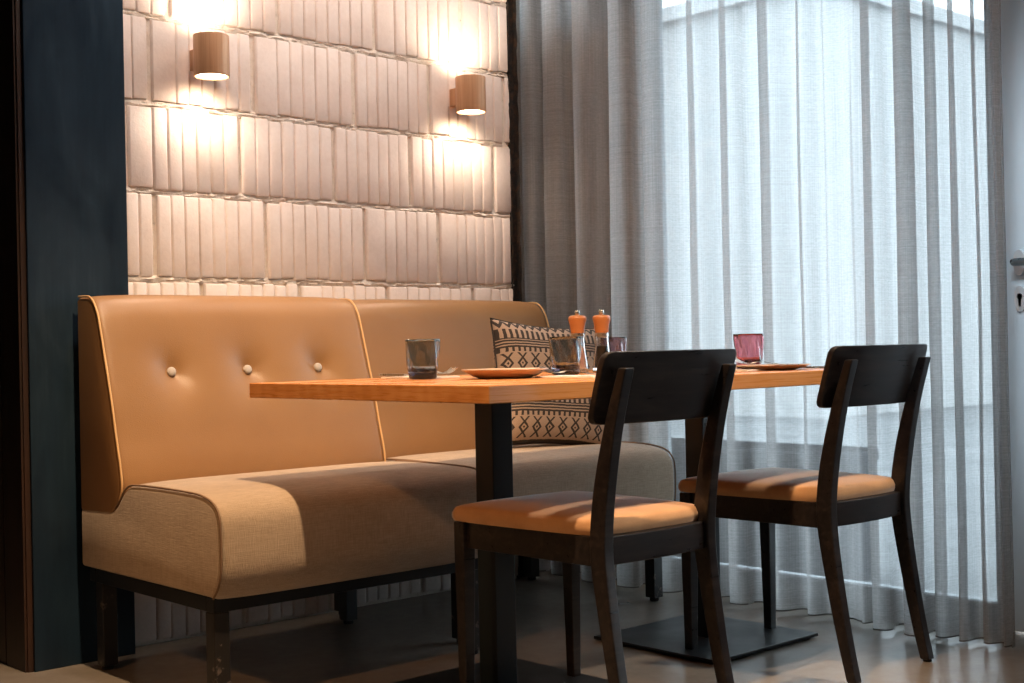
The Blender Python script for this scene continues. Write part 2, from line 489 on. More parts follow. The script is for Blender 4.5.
# door with lever handle and key escutcheon
bm = bmesh.new(); box(bm, XG-.004, XG+.045, DY0+.004, DY1-.004, .008, 2.195)
door = structure(finish('door_1', bm, DOOR, bevel=.003, smooth=30))
hy, hz = 1.736, 1.02
def oval(bm, y, z, ry, rz, x0, x1, n=28):
    prof = [(1.0, x0), (1.0, x1+.003), (.93, x1), (0.6, x1-.0005)]
    rings = [[(px, y+ry*s*math.cos(2*PI*k/n), z+math.copysign(abs(math.sin(2*PI*k/n))**.75, math.sin(2*PI*k/n))*(rz-ry*(1-s))) for k in range(n)] for s, px in prof]
    loft(bm, rings)
bm = bmesh.new(); oval(bm, hy, hz, .017, .036, XG-.004, XG-.014); ros = finish('rosette', bm, NICKEL, parent=door, smooth=40)
bm = bmesh.new(); tube(bm, [(XG-.012, hy, hz), (XG-.030, hy, hz), (XG-.042, hy, hz), (XG-.050, hy-.004, hz), (XG-.053, hy-.014, hz), (XG-.053, hy-.05, hz-.001), (XG-.052, hy-.12, hz-.003)], [.0095,.0095,.0095,.0105,.011,.011,.0085], 14)
finish('door_handle', bm, LEVER, parent=door, smooth=50)
bm = bmesh.new(); oval(bm, hy, hz-.098, .017, .036, XG-.004, XG-.012); esc = finish('escutcheon', bm, NICKEL, parent=door, smooth=40)
bm = bmesh.new()
lathe_pts = []
for k in range(20): lathe_pts.append((hy+.0085*math.cos(2*PI*k/20), hz-.092+.0085*math.sin(2*PI*k/20)))
loft(bm, [[(XG-.0105, y, z) for y, z in lathe_pts], [(XG-.0125, y, z) for y, z in lathe_pts]])
box(bm, XG-.0125, XG-.0105, hy-.0038, hy+.0038, hz-.120, hz-.096)
finish('keyhole', bm, DARKHOLE, parent=esc, smooth=0)

# ------------------------------------------------------------------ outside
bm = bmesh.new(); box(bm, XG+.12, 40, -20, 40, -.25, -.08); structure(finish('pavement', bm, PAVING, smooth=0))
def facade(name, x0, x1, y0, y1, h, mat, label, floors, cols, wh=1.5):
    bm = bmesh.new(); box(bm, x0, x1, y0, y1, -.08, h); 
    r = finish(name, bm, mat, smooth=0); tag(r, label, 'building')
    bm = bmesh.new(); box(bm, x0-.15, x1+.1, y0-.1, y1+.1, h, h+.18); finish('cornice', bm, mat, parent=r, smooth=0)
    for f in range(floors):
        for c in range(cols):
            yc = y0 + (y1-y0)*(c+.5)/cols; zc = 1.0 + f*3.0
            bm = bmesh.new(); box(bm, x0-.05, x0+.02, yc-.55, yc+.55, zc, zc+wh); fo = finish('window_frame', bm, FRAME, parent=r, smooth=0)
            bm = bmesh.new(); box(bm, x0-.06, x0-.045, yc-.47, yc+.47, zc+.08, zc+wh-.08); finish('pane', bm, DARKHOLE, parent=fo, smooth=0)
    return r

# long dark trough with rounded ends, dimly seen through the cloth
def planter(x, y0, y1, label):
    r = empty('planter', (x, (y0+y1)/2, -.08)); tag(r, label, 'planter')
    L = (y1-y0)/2; R = .19
    def ring(k, z):
        out = []
        for q in range(40):
            a = 2*PI*q/40; e = L-R
            out.append((R*k*math.cos(a), (e if math.sin(a) > 0 else -e) + R*k*math.sin(a), z))
        return out
    bm = bmesh.new(); loft(bm, [ring(.82, 0), ring(.90, .02), ring(1.0, .44), ring(1.05, .45), ring(1.05, .485), ring(.93, .485), ring(.92, .42)]); finish('trough', bm, PLANTER, parent=r, smooth=40)
    bm = bmesh.new(); loft(bm, [ring(.92, .41), ring(.92, .435)]); finish('soil', bm, DARKHOLE, parent=r, smooth=0)
    return r

# ------------------------------------------------------------------ curtains
def curtain(name, peaks, label, x_mid=3.275, seed=1, y_end=None):
    """peaks: list of (y, amplitude) of the folds that bulge into the room, from far (+y) to near."""
    rnd = random.Random(seed)
    prof = []
    for (ya, aa, om), (yb, ab, _) in zip(peaks, peaks[1:]):
        NS = 24; ys = [0]; xs = [0]
        for k in range(NS):
            th = om*math.sin(2*PI*(k+.5)/NS); ys.append(ys[-1]+math.cos(th)); xs.append(xs[-1]+math.sin(th))
        xm = max(xs)
        for k in range(NS):
            amp = aa + (ab-aa)*k/NS
            prof.append((ya+(yb-ya)*ys[k]/ys[-1], x_mid + amp*(xs[k]/xm - .5)))
    prof.append((peaks[-1][0], x_mid-peaks[-1][1]*.5))
    zs = [2.82 - (2.82-.012)*k/26 for k in range(27)]
    bm = bmesh.new(); uvl = bm.loops.layers.uv.new('UVMap')
    grid = []; us = [0]
    for a, b in zip(prof, prof[1:]): us.append(us[-1] + math.hypot(a[0]-b[0], a[1]-b[1]))
    for zi, z in enumerate(zs):
        row = []
        fl = 1 + .30*(1-z/2.8)                    # folds open a little towards the hem
        for i, (y, x) in enumerate(prof):
            n = noise.noise(Vector((us[i]*3.1+seed*7, z*.55, seed)))
            n2 = noise.noise(Vector((us[i]*9+seed*3, z*1.2, seed+4)))
            hang = .006*max(0, n) if zi == len(zs)-1 else 0
            row.append(bm.verts.new((x_mid+(x-x_mid)*fl + .010*n + .004*n2, y + .010*n2, z + hang)))
        grid.append(row)
    for zi in range(len(zs)-1):
        for i in range(len(prof)-1):
            f = bm.faces.new((grid[zi][i], grid[zi][i+1], grid[zi+1][i+1], grid[zi+1][i]))
            for lp, (uu, zz) in zip(f.loops, ((us[i], zs[zi]), (us[i+1], zs[zi]), (us[i+1], zs[zi+1]), (us[i], zs[zi+1]))):
                lp[uvl].uv = (uu, zz)
    o = finish(name, bm, CURT, smooth=180); tag(o, label, 'curtain')
    # stitched hem: a doubled band along the bottom
    bm = bmesh.new(); uvl = bm.loops.layers.uv.new('UVMap')
    a = [bm.verts.new(v) for v in [(r.x-.0015, r.y, r.z) for r in [Vector(q) for q in hem_pts(prof, us, x_mid, seed, .012)]]]
    b = [bm.verts.new(v) for v in [(r.x-.0015, r.y, r.z) for r in [Vector(q) for q in hem_pts(prof, us, x_mid, seed, .016)]]]
    for i in range(len(a)-1):
        f = bm.faces.new((a[i], a[i+1], b[i+1], b[i]))
    finish('hem', bm, HEM, parent=o, smooth=180)
    return o
def hem_pts(prof, us, x_mid, seed, z):
    out = []
    fl = 1 + .30*(1-z/2.8)
    for i, (y, x) in enumerate(prof):
        n = noise.noise(Vector((us[i]*3.1+seed*7, z*.55, seed))); n2 = noise.noise(Vector((us[i]*9+seed*3, z*1.2, seed+4)))
        out.append((x_mid+(x-x_mid)*fl + .010*n + .004*n2, y + .010*n2, z + .006*max(0, n)*(1 if z < .02 else .6)))
    return out
HEM = Mat('curtain_hem_thread', .9, (.10,.085,.075)).m
F1320 = 1320.0
def ypx(px, x=3.25):                      # y of a point of the curtain line
    m = (px-512)/F1320; z = x/(.672+.741*m); return z*(.741-.672*m)
def peaks_from(lst): return [(ypx(p), a, o) for p, a, o in lst]

# ------------------------------------------------------------------ banquette sofas
SEAT_Q = [(.71,.0),(.0,.0),(-.026,.03),(-.040,.075),(-.040,.165),(-.030,.198),(-.006,.218),(.035,.229),(.09,.234),(.25,.236),(.40,.234),(.44,.229),(.468,.214),(.492,.190),(.520,.168),(.545,.163),(.71,.158)]
BACK_Q = [(.71,.145),(.545,.150),(.520,.158),(.494,.190),(.480,.225),(.486,.275),(.505,.345),(.529,.441),(.565,.560),(.592,.645),(.606,.675),(.626,.698),(.652,.710),(.71,.712)]
ZR = .262
def sofa(x0, x1, yfront, buttons, label, cut=.035):
    SEAT_P, BACK_P = [[(y-cut*min(1, max(0, (y-.2)/.2)), z) for y, z in P] for P in (SEAT_Q, BACK_Q)]
    W = x1-x0; cx = (x0+x1)/2
    r = empty('banquette_sofa', (cx, yfront, 0)); tag(r, label, 'sofa', 'banquette sofas along the brick wall')
    def shell(P, n, crown, dimple=None):
        bm = bmesh.new()
        # dense profile: keep the polygon closed
        body = resample(spline([(p[0], p[1]) for p in P[1:-1]], 6) , n)
        pts = [Vector(P[0])] + [Vector((b[0], b[1])) for b in body] + [Vector(P[-1])]
        NX = 72; R = .022
        rings = []
        for i in range(NX+1):
            t = i/NX
            # cosine spacing near the ends for the rounded edge
            xx = -W/2 + W*t
            if i < 5: e = R*(1-math.cos(PI/2*i/5)); xx = -W/2 + e; d = R*(1-math.sin(PI/2*i/5))
            elif i > NX-5: k = NX-i; e = R*(1-math.cos(PI/2*k/5)); xx = W/2 - e; d = R*(1-math.sin(PI/2*k/5))
            else: xx = -W/2 + R + (W-2*R)*(i-5)/(NX-10); d = 0
            ring = []
            for j, p in enumerate(pts):
                a, b = pts[max(j-1,0)], pts[min(j+1,len(pts)-1)]
                tn = (b-a); tn = tn.normalized() if tn.length > 1e-6 else Vector((1,0))
                nrm = Vector((-tn.y, tn.x))          # outward
                off = -d*.55
                edge = 1-(2*xx/W)**6
                off += crown*edge*(1 if 0 < j < len(pts)-1 else 0)
                q = p + nrm*off
                if dimple and j > 4:
                    for (bx, bz) in dimple:
                        dx, dz = xx-bx, (p.y+ZR)-bz
                        rr = math.hypot(dx, dz*.9)
                        if p.x < .62:
                            ang = math.atan2(dz, dx)
                            cre = 1 + .35*max(0, math.cos(2*(ang+PI/4)))     # slight diagonal puckers
                            g = .023*math.exp(-(rr/.032)**1.3) + .009*cre*math.exp(-(rr/.075)**2)
                            q = q - Vector((-1, .25)).normalized()*g
                ring.append((xx, q.x, q.y+ZR))
            rings.append(ring)
        loft(bm, rings)
        return bm, pts
    bm, sp = shell(SEAT_P, 44, .006); finish('seat', bm, LINEN, parent=r, smooth=50)
    seat = r.children[0]
    bm, bp = shell(BACK_P, 60, .008, buttons); finish('backrest', bm, LEATHER, parent=r, smooth=50)
    back = [c for c in r.children if c.name.startswith('backrest')][0]
    # piping cords along both ends
    for nm, P, mat, rad, par, sl in (('piping', SEAT_P, SPIPE, .0028, seat, (1, len(SEAT_P)-2)), ('piping', BACK_P, PIPE, .0030, back, (3, len(BACK_P)))):
        for sx in (-1, 1):
            bm = bmesh.new()
            pts = spline([P[k] for k in range(sl[0], sl[1])], 6)
            tube(bm, [(sx*(W/2-.003), p[0] + (-.001), p[1]+ZR+.001) for p in pts], rad, 8)
            finish(nm, bm, mat, parent=par, smooth=60)
    if buttons:
        for (bx, bz) in buttons:
            # find the surface point of the profile at this height
            yy = None
            for a, b in zip(BACK_P, BACK_P[1:]):
                if a[0] < .62 and a[1]+ZR <= bz <= b[1]+ZR:
                    t = (bz-a[1]-ZR)/(b[1]-a[1]); yy = a[0]+(b[0]-a[0])*t
            bm = bmesh.new()
            R = Matrix.Translation((bx, yy+.0145, bz)) @ Matrix.Rotation(math.radians(74), 4, 'X')
            lathe(bm, [(.0118,-.008),(.0126,-.001),(.0118,.0015),(.0085,.0035),(.003,.0043)], 24)
            for v in bm.verts: v.co = R @ v.co
            finish('button', bm, BUTTON, parent=back, smooth=60)
    # steel frame and legs
    bm = bmesh.new()
    s = .035
    box(bm, -W/2+.012, W/2-.012, .012, .012+s, ZR-s, ZR); box(bm, -W/2+.012, W/2-.012, .625, .625+s, ZR-s, ZR)
    for sx in (-1, 1):
        a = sx*(W/2-.012); b = sx*(W/2-.012-s); box(bm, min(a,b), max(a,b), .012+s, .625, ZR-s, ZR)
    finish('frame', bm, BLACK, parent=r, bevel=.002, smooth=30)
    for sx in (-1, 1):
        for y in (.012, .585):
            bm = bmesh.new(); a = sx*(W/2-.012); b = sx*(W/2-.012-.04)
            box(bm, min(a,b), max(a,b), y, y+.04, .012, ZR-s)
            lg = finish('leg', bm, WORN, parent=r, bevel=.002, smooth=30)
            bm = bmesh.new(); lathe(bm, [(.010, .016), (.014,.012), (.015,.003), (.013,0)][::-1], 16, ((a+b)/2, y+.02, 0)); finish('foot_glide', bm, DARKHOLE, parent=lg)
    return r
ZB = .773
s1 = sofa(1.492, 2.318, 2.672, [(1.683-1.905, ZB), (1.914-1.905, ZB), (2.146-1.905, ZB)], 'left banquette unit, tan leatherette back with three buttons, beige fabric seat, beside the dark pillar')
s2 = sofa(2.324, 3.190, 2.800, None, 'right banquette unit, plain tan back without buttons, patterned cushion on its seat, beside the curtain', .062)

# ------------------------------------------------------------------ cushion
def cushion():
    r = tag(empty('cushion', (0,0,0)), '', 'cushion')
    n = 40; W = H = .41; T = .075
    bm = bmesh.new(); uvl = bm.loops.layers.uv.new('UVMap')
    def pt(i, j, side):
        u, v = i/n, j/n; a, b = 2*u-1, 2*v-1
        # pulled-in sides, pointed corners
        px = a*(1 - .075*(1-b*b)*abs(a)**2); py = b*(1 - .085*(1-a*a)*abs(b)**2)
        th = T*max(0, (1-a**4)*(1-b**4))**.55 * (1+.10*noise.noise(Vector((u*4, v*4, side))))
        return Vector((px*W/2, side*th, py*H/2)), (u, v)
    front = [[None]*(n+1) for _ in range(n+1)]; back = [[None]*(n+1) for _ in range(n+1)]
    UV = {}
    for i in range(n+1):
        for j in range(n+1):
            p, uv = pt(i, j, -1); front[i][j] = bm.verts.new(p); UV[front[i][j]] = uv
            if i in (0, n) or j in (0, n): back[i][j] = front[i][j]
            else:
                p, uv = pt(i, j, 1); back[i][j] = bm.verts.new(p); UV[back[i][j]] = uv
    for g in (front, back):
        for i in range(n):
            for j in range(n):
                f = bm.faces.new((g[i][j], g[i+1][j], g[i+1][j+1], g[i][j+1]))
                for lp in f.loops: lp[uvl].uv = UV[lp.vert]
    c = finish('cover', bm, PILLOW, parent=r, smooth=180)
    bm = bmesh.new(); pts = []
    for k in range(n+1): pts.append(pt(k, 0, -1)[0])
    for k in range(1, n+1): pts.append(pt(n, k, -1)[0])
    for k in range(n-1, -1, -1): pts.append(pt(k, n, -1)[0])
    for k in range(n-1, -1, -1): pts.append(pt(0, k, -1)[0])
    tube(bm, pts, .0032, 8); finish('piping', bm, PILLOW, parent=r)
    return r
cu = cushion(); cu['label'] = 'beige square cushion with black tribal print, leaning on the right banquette back'
cu.matrix_world = Matrix.Translation((2.925, 3.045, .497+.198)) @ Matrix.Rotation(math.radians(-14), 4, 'Z') @ Matrix.Rotation(math.radians(-13), 4, 'X') @ Matrix.Rotation(math.radians(5), 4, 'Y')

# ------------------------------------------------------------------ table
TZ = .745; TX0, TX1, TY0, TY1 = 1.670, 3.190, 1.911, 2.790; TT = .036
tb = empty('dining_table', (2.455, 2.36, 0)); tag(tb, 'long wooden table with thick orange-brown top on two black pedestals, laid for a meal', 'table')
bm = bmesh.new(); box(bm, TX0-2.455, TX1-2.455, TY0-2.36, TY1-2.36, TZ-TT, TZ)
finish('tabletop', bm, OAK, parent=tb, bevel=.0025, seg=3, smooth=30)
for cxp in (2.075, 2.840):
    dx = cxp-2.455; s = .032
    bm = bmesh.new(); box(bm, dx-s, dx+s, -s, s, .012, TZ-TT-.006); col = finish('column', bm, COLUMN, parent=tb, bevel=.003, smooth=30)
    bm = bmesh.new(); box(bm, dx-.16, dx+.16, -.16, .16, TZ-TT-.006, TZ-TT); finish('top_plate', bm, BLACK, parent=tb, bevel=.001, smooth=30)
    bm = bmesh.new(); box(bm, dx-.222, dx+.222, -.216, .216, .004, .013); 
    for sx in (-1,1):
        for sy in (-1,1): box(bm, dx+sx*.19-.015, dx+sx*.19+.015, sy*.185-.015, sy*.185+.015, 0, .004)
    finish('base_plate', bm, BLACK, parent=tb, bevel=.0015, smooth=30)

# ------------------------------------------------------------------ chairs
def chair_proto():
    r = empty('dining_chair', (0,0,0))
    hw, yr, yf, za = .163, -.206, .222, .366       # post half spacing, rear/front leg lines, apron underside
    zt = .427
    # seat frame (four rails)
    bm = bmesh.new()
    box(bm, -hw-.018+.005, -hw+.017, yr+.015, yf-.015, za, zt); box(bm, hw-.017, hw+.018-.005, yr+.015, yf-.015, za, zt)
    box(bm, -hw+.012, hw-.012, yf-.020, yf+.010, za, zt)
    # rear rail slightly bowed out backwards
    rings = []
    for k in range(13):
        t = k/12; x = -hw+.012+(2*hw-.024)*t; b = .012*(1-(2*t-1)**2)
        rings.append([(x, yr-.008-b, za+.002), (x, yr+.016-b, za+.002), (x, yr+.016-b, zt), (x, yr-.008-b, zt)])
    loft(bm, rings)
    finish('seat_frame', bm, BLACKWOOD, parent=r, bevel=.0025, smooth=30)
    # padded seat
    bm = bmesh.new(); n = 28; top = []; 
    def sp(a, b, k):
        # rounded square footprint, slightly wider in front
        f = 1 - .07*(abs(a)*abs(b))**3
        wx = (.181 + .027*(b+1)/2)*k; wy = .231*k
        return a*f*wx, b*f*wy
    rows = []
    for (k, z) in ((.985, zt+.001), (1.0, zt+.010), (1.0, zt+.018), (.985, zt+.026)):
        ring = []
        for q in range(4*n):
            s = q//n; t = (q % n)/n*2-1
            a, b = ((t,-1),(1,t),(-t,1),(-1,-t))[s]
            x, y = sp(a, b, k); ring.append((x, y+.021, z))
        rows.append(ring)
    for kk in range(1, 10):
        e = kk/9; k = .985*math.cos(e*PI/2*.98); dome = .026 + .022*math.sin(e*PI/2)**.8
        ring = []
        for q in range(4*n):
            s = q//n; t = (q % n)/n*2-1
            a, b = ((t,-1),(1,t),(-t,1),(-1,-t))[s]
            x, y = sp(a, b, k); ring.append((x, y+.021, zt+dome))
        rows.append(ring)
    loft(bm, rows); finish('seat', bm, SUEDE, parent=r, smooth=60)
    # front legs: square taper
    for sx in (-1, 1):
        bm = bmesh.new(); rings = []
        for z, w, dx in ((zt-.002, .0175, 0), (za, .0175, 0), (0.006, .0125, .002)):
            x = sx*(hw+.006) + sx*dx; y = yf
            rings.append([(x-w, y-w, z), (x+w, y-w, z), (x+w, y+w, z), (x-w, y+w, z)])
        loft(bm, rings); lg = finish('leg', bm, BLACKWOOD, parent=r, bevel=.003, smooth=30)
        bm = bmesh.new(); lathe(bm, [(.009,0),(.010,.003),(.009,.006)], 14, (sx*(hw+.008), yf, 0)); finish('foot_glide', bm, DARKHOLE, parent=lg)
    # rear legs: one sabre-shaped post from the floor to the backrest
    path = [(-.066, .006, .013), (-.040, .12, .0155), (-.015, .26, .0185), (0, .37, .0215), (.0, .44, .0215), (-.014, .54, .020), (-.042, .66, .0155), (-.078, .772, .011)]
    for sx in (-1, 1):
        bm = bmesh.new(); rings = []
        for p in spline(path, 5):
            y, z, d = yr+p[0], p[1], p[2]; x = sx*hw; w = .0140
            rings.append([(x-w, y-d, z), (x+w, y-d, z), (x+w, y+d, z), (x-w, y+d, z)])
        loft(bm, rings); lg = finish('leg', bm, BLACKWOOD, parent=r, bevel=.0035, bang=50, smooth=30)
        bm = bmesh.new(); lathe(bm, [(.010,0),(.011,.003),(.010,.006)], 14, (sx*hw, yr-.066, 0)); finish('foot_glide', bm, DARKHOLE, parent=lg)
    # bent plywood backrest in front of the posts
    bm = bmesh.new(); NX, NZ = 36, 10; Rc = .75; hwid = .214; zb, ztp = .656, .805
    def bp(u, v, side):
        ang = u*hwid/Rc
        # rounded corners
        rad = .020; hz = (ztp-zb)/2
        zz = v*hz
        cx = hwid-rad; cz = hz-rad; xx = u*hwid
        if abs(xx) > cx and abs(zz) > cz:
            dx, dz = abs(xx)-cx, abs(zz)-cz; L = max(dx, dz)/max(math.hypot(dx, dz), 1e-9)
            xx = math.copysign(cx+dx*L, xx); zz = math.copysign(cz+dz*L, zz)
        ang = xx/Rc
        x = Rc*math.sin(ang); y = Rc*(1-math.cos(ang))
        z = (zb+ztp)/2 + zz
        yl = yr + (-.040 + (z-.66)*(-.30)) + .016       # lean with the posts
        return (x+.015, yl + y - .008 + side*.0085, z)
    F = [[bm.verts.new(bp(2*i/NX-1, 2*j/NZ-1, -1)) for j in range(NZ+1)] for i in range(NX+1)]
    B = [[bm.verts.new(bp(2*i/NX-1, 2*j/NZ-1, 1)) for j in range(NZ+1)] for i in range(NX+1)]
    for G in (F, B):
        for i in range(NX):
            for j in range(NZ): bm.faces.new((G[i][j], G[i+1][j], G[i+1][j+1], G[i][j+1]))
    for i in range(NX):
        for j in (0, NZ): bm.faces.new((F[i][j], F[i+1][j], B[i+1][j], B[i][j]))
    for j in range(NZ):
        for i in (0, NX): bm.faces.new((F[i][j], F[i][j+1], B[i][j+1], B[i][j]))
    finish('backrest', bm, BLACKWOOD, parent=r, bevel=.003, bang=50, smooth=40)
    return r
ch1 = chair_proto(); ch1.location = (2.100, 2.082, 0); ch1.rotation_euler.z = math.radians(0)
tag(ch1, 'nearer dark wooden chair with tan padded seat, tucked in by the front table pedestal', 'chair', 'dark wooden chairs at the table')
ch2 = copy_tree(ch1); ch2.location = (2.855, 2.058, 0)
tag(ch2, 'farther dark wooden chair with tan padded seat, standing next to the sheer curtain', 'chair', 'dark wooden chairs at the table')

# ------------------------------------------------------------------ tableware
def tumbler(loc, mg, mb, label, seed, h=.096, rt=.0425, rb=.034):
    r = empty('tumbler', loc); tag(r, label, 'glass', 'coloured water glasses on the table')
    def wob(rr, a, z):
        k = min(1, max(0, (z-.004)/.02))*min(1, max(0, (h-z)/.015)+.25)
        return rr + k*.0021*(math.sin(7*a+seed+z*60) + .8*noise.noise(Vector((math.cos(a)*3, math.sin(a)*3, z*70+seed))))
    prof = [(.004,.0),(rb-.003,0),(rb,.003)]
    for k in range(1, 13):
        t = k/12; prof.append((rb+(rt-rb)*t**1.1, .003+(h-.004)*t))
    prof += [(rt-.0010, h), (rt-.0024, h-.001)]
    for k in range(11, 2, -1):
        t = k/12; prof.append((rb+(rt-rb)*t**1.1-.0030, .003+(h-.004)*t))
    prof += [(rb-.006, .0175), (.004, .0165)]
    bm = bmesh.new(); lathe(bm, prof, 56, wob=wob); o = finish('bowl', bm, mg, parent=r, smooth=60)
    bm = bmesh.new(); lathe(bm, [(.004,.0025),(rb-.005,.0025),(rb-.0022,.005),(rb-.002,.013),(rb-.005,.0155),(.004,.0145)], 40); finish('thick_base', bm, mb, parent=r, smooth=60)
    return r
ztab = TZ + .0006
tumbler((1.995, 2.525, ztab), SMOKE, SMOKEB, 'smoky blue glass standing alone at the left end of the table', 1)
tumbler((2.335, 2.375, ztab), SMOKE, SMOKEB, 'smoky blue glass in front of the salt and pepper mills', 2.3)
tumbler((2.874, 2.722, ztab), PLUM, PLUMB, 'dull plum glass half hidden behind the pepper mill and chair', 3.7)
tumbler((2.957, 2.280, ztab), ROSE, ROSEB, 'bright rose pink glass seen against the bright curtain', 5.1)

def plate(loc, rad, label, k=1.0):
    r = empty('plate', loc); tag(r, label, 'plate', 'terracotta plates')
    bm = bmesh.new()
    prof = [(.003,0),(rad*.60,0),(rad*.66,.003),(rad*.72,.0045),(rad*.97,.0185),(rad,.0205),(rad*.995,.0220),(rad*.96,.0212),(rad*.74,.0090),(rad*.64,.0065),(.003,.006)]
    lathe(bm, [(r_, z_*k) for r_, z_ in prof], 64); finish('dish', bm, PLATE, parent=r, smooth=50); return r
plate((2.075, 2.315, ztab), .103, 'terracotta plate in the middle of the left half of the table')
plate((2.785, 2.075, ztab), .100, 'terracotta plate at the right end of the table by the pink glass', .62)

def mill(loc, filling, label):
    r = empty('spice_mill', loc); tag(r, label, 'mill', 'salt and pepper mills')
    bm = bmesh.new()
    lathe(bm, [(.004,.006),(.0255,.006),(.0265,.010),(.024,.03),(.0205,.055),(.0180,.08),(.0172,.098),(.0152,.098),(.0160,.08),(.0185,.055),(.0218,.03),(.0230,.012),(.004,.011)], 40); finish('glass_body', bm, CLEAR, parent=r, smooth=50)
    bm = bmesh.new(); top = .070
    lathe(bm, [(.004,.0125),(.0222,.0125),(.0208,.03),(.0176,.055),(.0156,top),(.004,top+.004)], 32); finish('filling', bm, filling, parent=r, smooth=50)
    bm = bmesh.new(); lathe(bm, [(.020,0),(.027,.001),(.0272,.005),(.024,.0062)], 36); finish('base_ring', bm, STEEL, parent=r, smooth=50)
    bm = bmesh.new(); lathe(bm, [(.0150,.094),(.0182,.0955),(.0182,.106),(.0150,.107)], 36); finish('collar', bm, STEEL, parent=r, smooth=40)
    bm = bmesh.new(); lathe(bm, [(.012,.106),(.0180,.1065),(.0188,.115),(.0205,.128),(.0238,.141),(.0245,.147),(.0235,.1505),(.020,.1535),(.010,.1550)], 40); finish('wooden_cap', bm, MILLWOOD, parent=r, smooth=50)
    bm = bmesh.new(); lathe(bm, [(.0055,.154),(.0062,.157),(.0070,.160),(.0070,.166),(.0055,.168),(.002,.1685)], 24); finish('knob', bm, STEEL, parent=r, smooth=50)
    return r
mill((2.525, 2.520, ztab), SALT, 'clear salt mill with pale pink grains and wooden cap, left of the pair')
mill((2.575, 2.478, ztab), PEPPER, 'clear pepper mill full of black peppercorns with wooden cap, right of the pair')

def napkin(loc, rz, label, w=.10, l=.19):
    bm = bmesh.new(); n = 14
    def z(i, j): return .0035 + .0010*noise.noise(Vector((i*.35+loc[0]*9, j*.35, 1)))
    T = [[bm.verts.new(((i/n-.5)*w, (j/n-.5)*l, z(i, j))) for j in range(n+1)] for i in range(n+1)]
    Bt = [[bm.verts.new(((i/n-.5)*w, (j/n-.5)*l, 0)) for j in range(n+1)] for i in range(n+1)]
    for G in (T, Bt):
        for i in range(n):
            for j in range(n): bm.faces.new((G[i][j], G[i+1][j], G[i+1][j+1], G[i][j+1]))
    for i in range(n):
        for j in (0, n): bm.faces.new((T[i][j], T[i+1][j], Bt[i+1][j], Bt[i][j]))
    for j in range(n):
        for i in (0, n): bm.faces.new((T[i][j], T[i][j+1], Bt[i][j+1], Bt[i][j]))
    o = finish('napkin', bm, NAPKIN, smooth=40); o.location = loc; o.rotation_euler.z = rz
    return tag(o, label, 'napkin', 'folded napkins')
def flat_sweep(bm, pts, th=.0016):
    """pts: (y, z, half width); a flat strip along +y."""
    rings = []
    for y, z, w in pts: rings.append([(-w, y, z), (w, y, z), (w*.85, y, z+th), (-w*.85, y, z+th)])
    loft(bm, rings)
def fork(loc, rz, label):
    r = empty('fork', loc, rz); tag(r, label, 'fork', 'steel forks')
    bm = bmesh.new(); flat_sweep(bm, spline([(-.100,.001,.0085),(-.085,.0012,.0090),(-.05,.003,.0060),(.0,.009,.0032),(.022,.009,.0036),(.034,.0058,.0105),(.045,.0045,.0125)], 5)); finish('handle', bm, STEEL, parent=r, smooth=40)
    for k in range(4):
        x = -.0101+.00673*k
        bm = bmesh.new(); rings = []
        for y, z, w in ((.044,.0045,.0024),(.060,.0050,.0021),(.078,.0105,.0017),(.094,.019,.0011)):
            rings.append([(x-w, y, z), (x+w, y, z), (x+w, y, z+.0018), (x-w, y, z+.0018)])
        loft(bm, rings); finish('tine', bm, STEEL, parent=r, smooth=40)
    return r
def knife(loc, rz, label):
    r = empty('table_knife', loc, rz); tag(r, label, 'knife', 'steel table knives')
    bm = bmesh.new(); flat_sweep(bm, spline([(-.11,.001,.006),(-.10,.0008,.0085),(-.06,.0008,.0075),(-.005,.0008,.0062)], 5), .005); finish('handle', bm, STEEL, parent=r, smooth=40)
    bm = bmesh.new(); flat_sweep(bm, spline([(-.007,.0018,.006),(.01,.0016,.0088),(.06,.0014,.0098),(.095,.0014,.0085),(.112,.0014,.0020)], 5), .0015); finish('blade', bm, STEEL, parent=r, smooth=40)
    return r
zn = ztab + .0052
napkin((2.065, 2.625, ztab), math.radians(2), 'white napkin behind the left smoky glass')
fork((2.092, 2.615, zn), PI, 'fork with raised tines right of the left smoky glass')
knife((2.035, 2.640, zn), PI, 'knife lying left of the left smoky glass')
napkin((2.155, 2.150, ztab), math.radians(0), 'pale napkin at the table edge beside the nearer chair back')
fork((2.150, 2.165, zn), math.radians(6), 'fork with raised tines in front of the smoky glass by the mills')
napkin((2.700, 2.145, ztab), math.radians(0), 'napkin between the nearer chair back and the right plate')
fork((2.712, 2.045, ztab+.0125), math.radians(2), 'fork resting on the right plate in front of the rose pink glass')
knife((2.925, 2.080, ztab), 0, 'knife on the table right of the right plate')

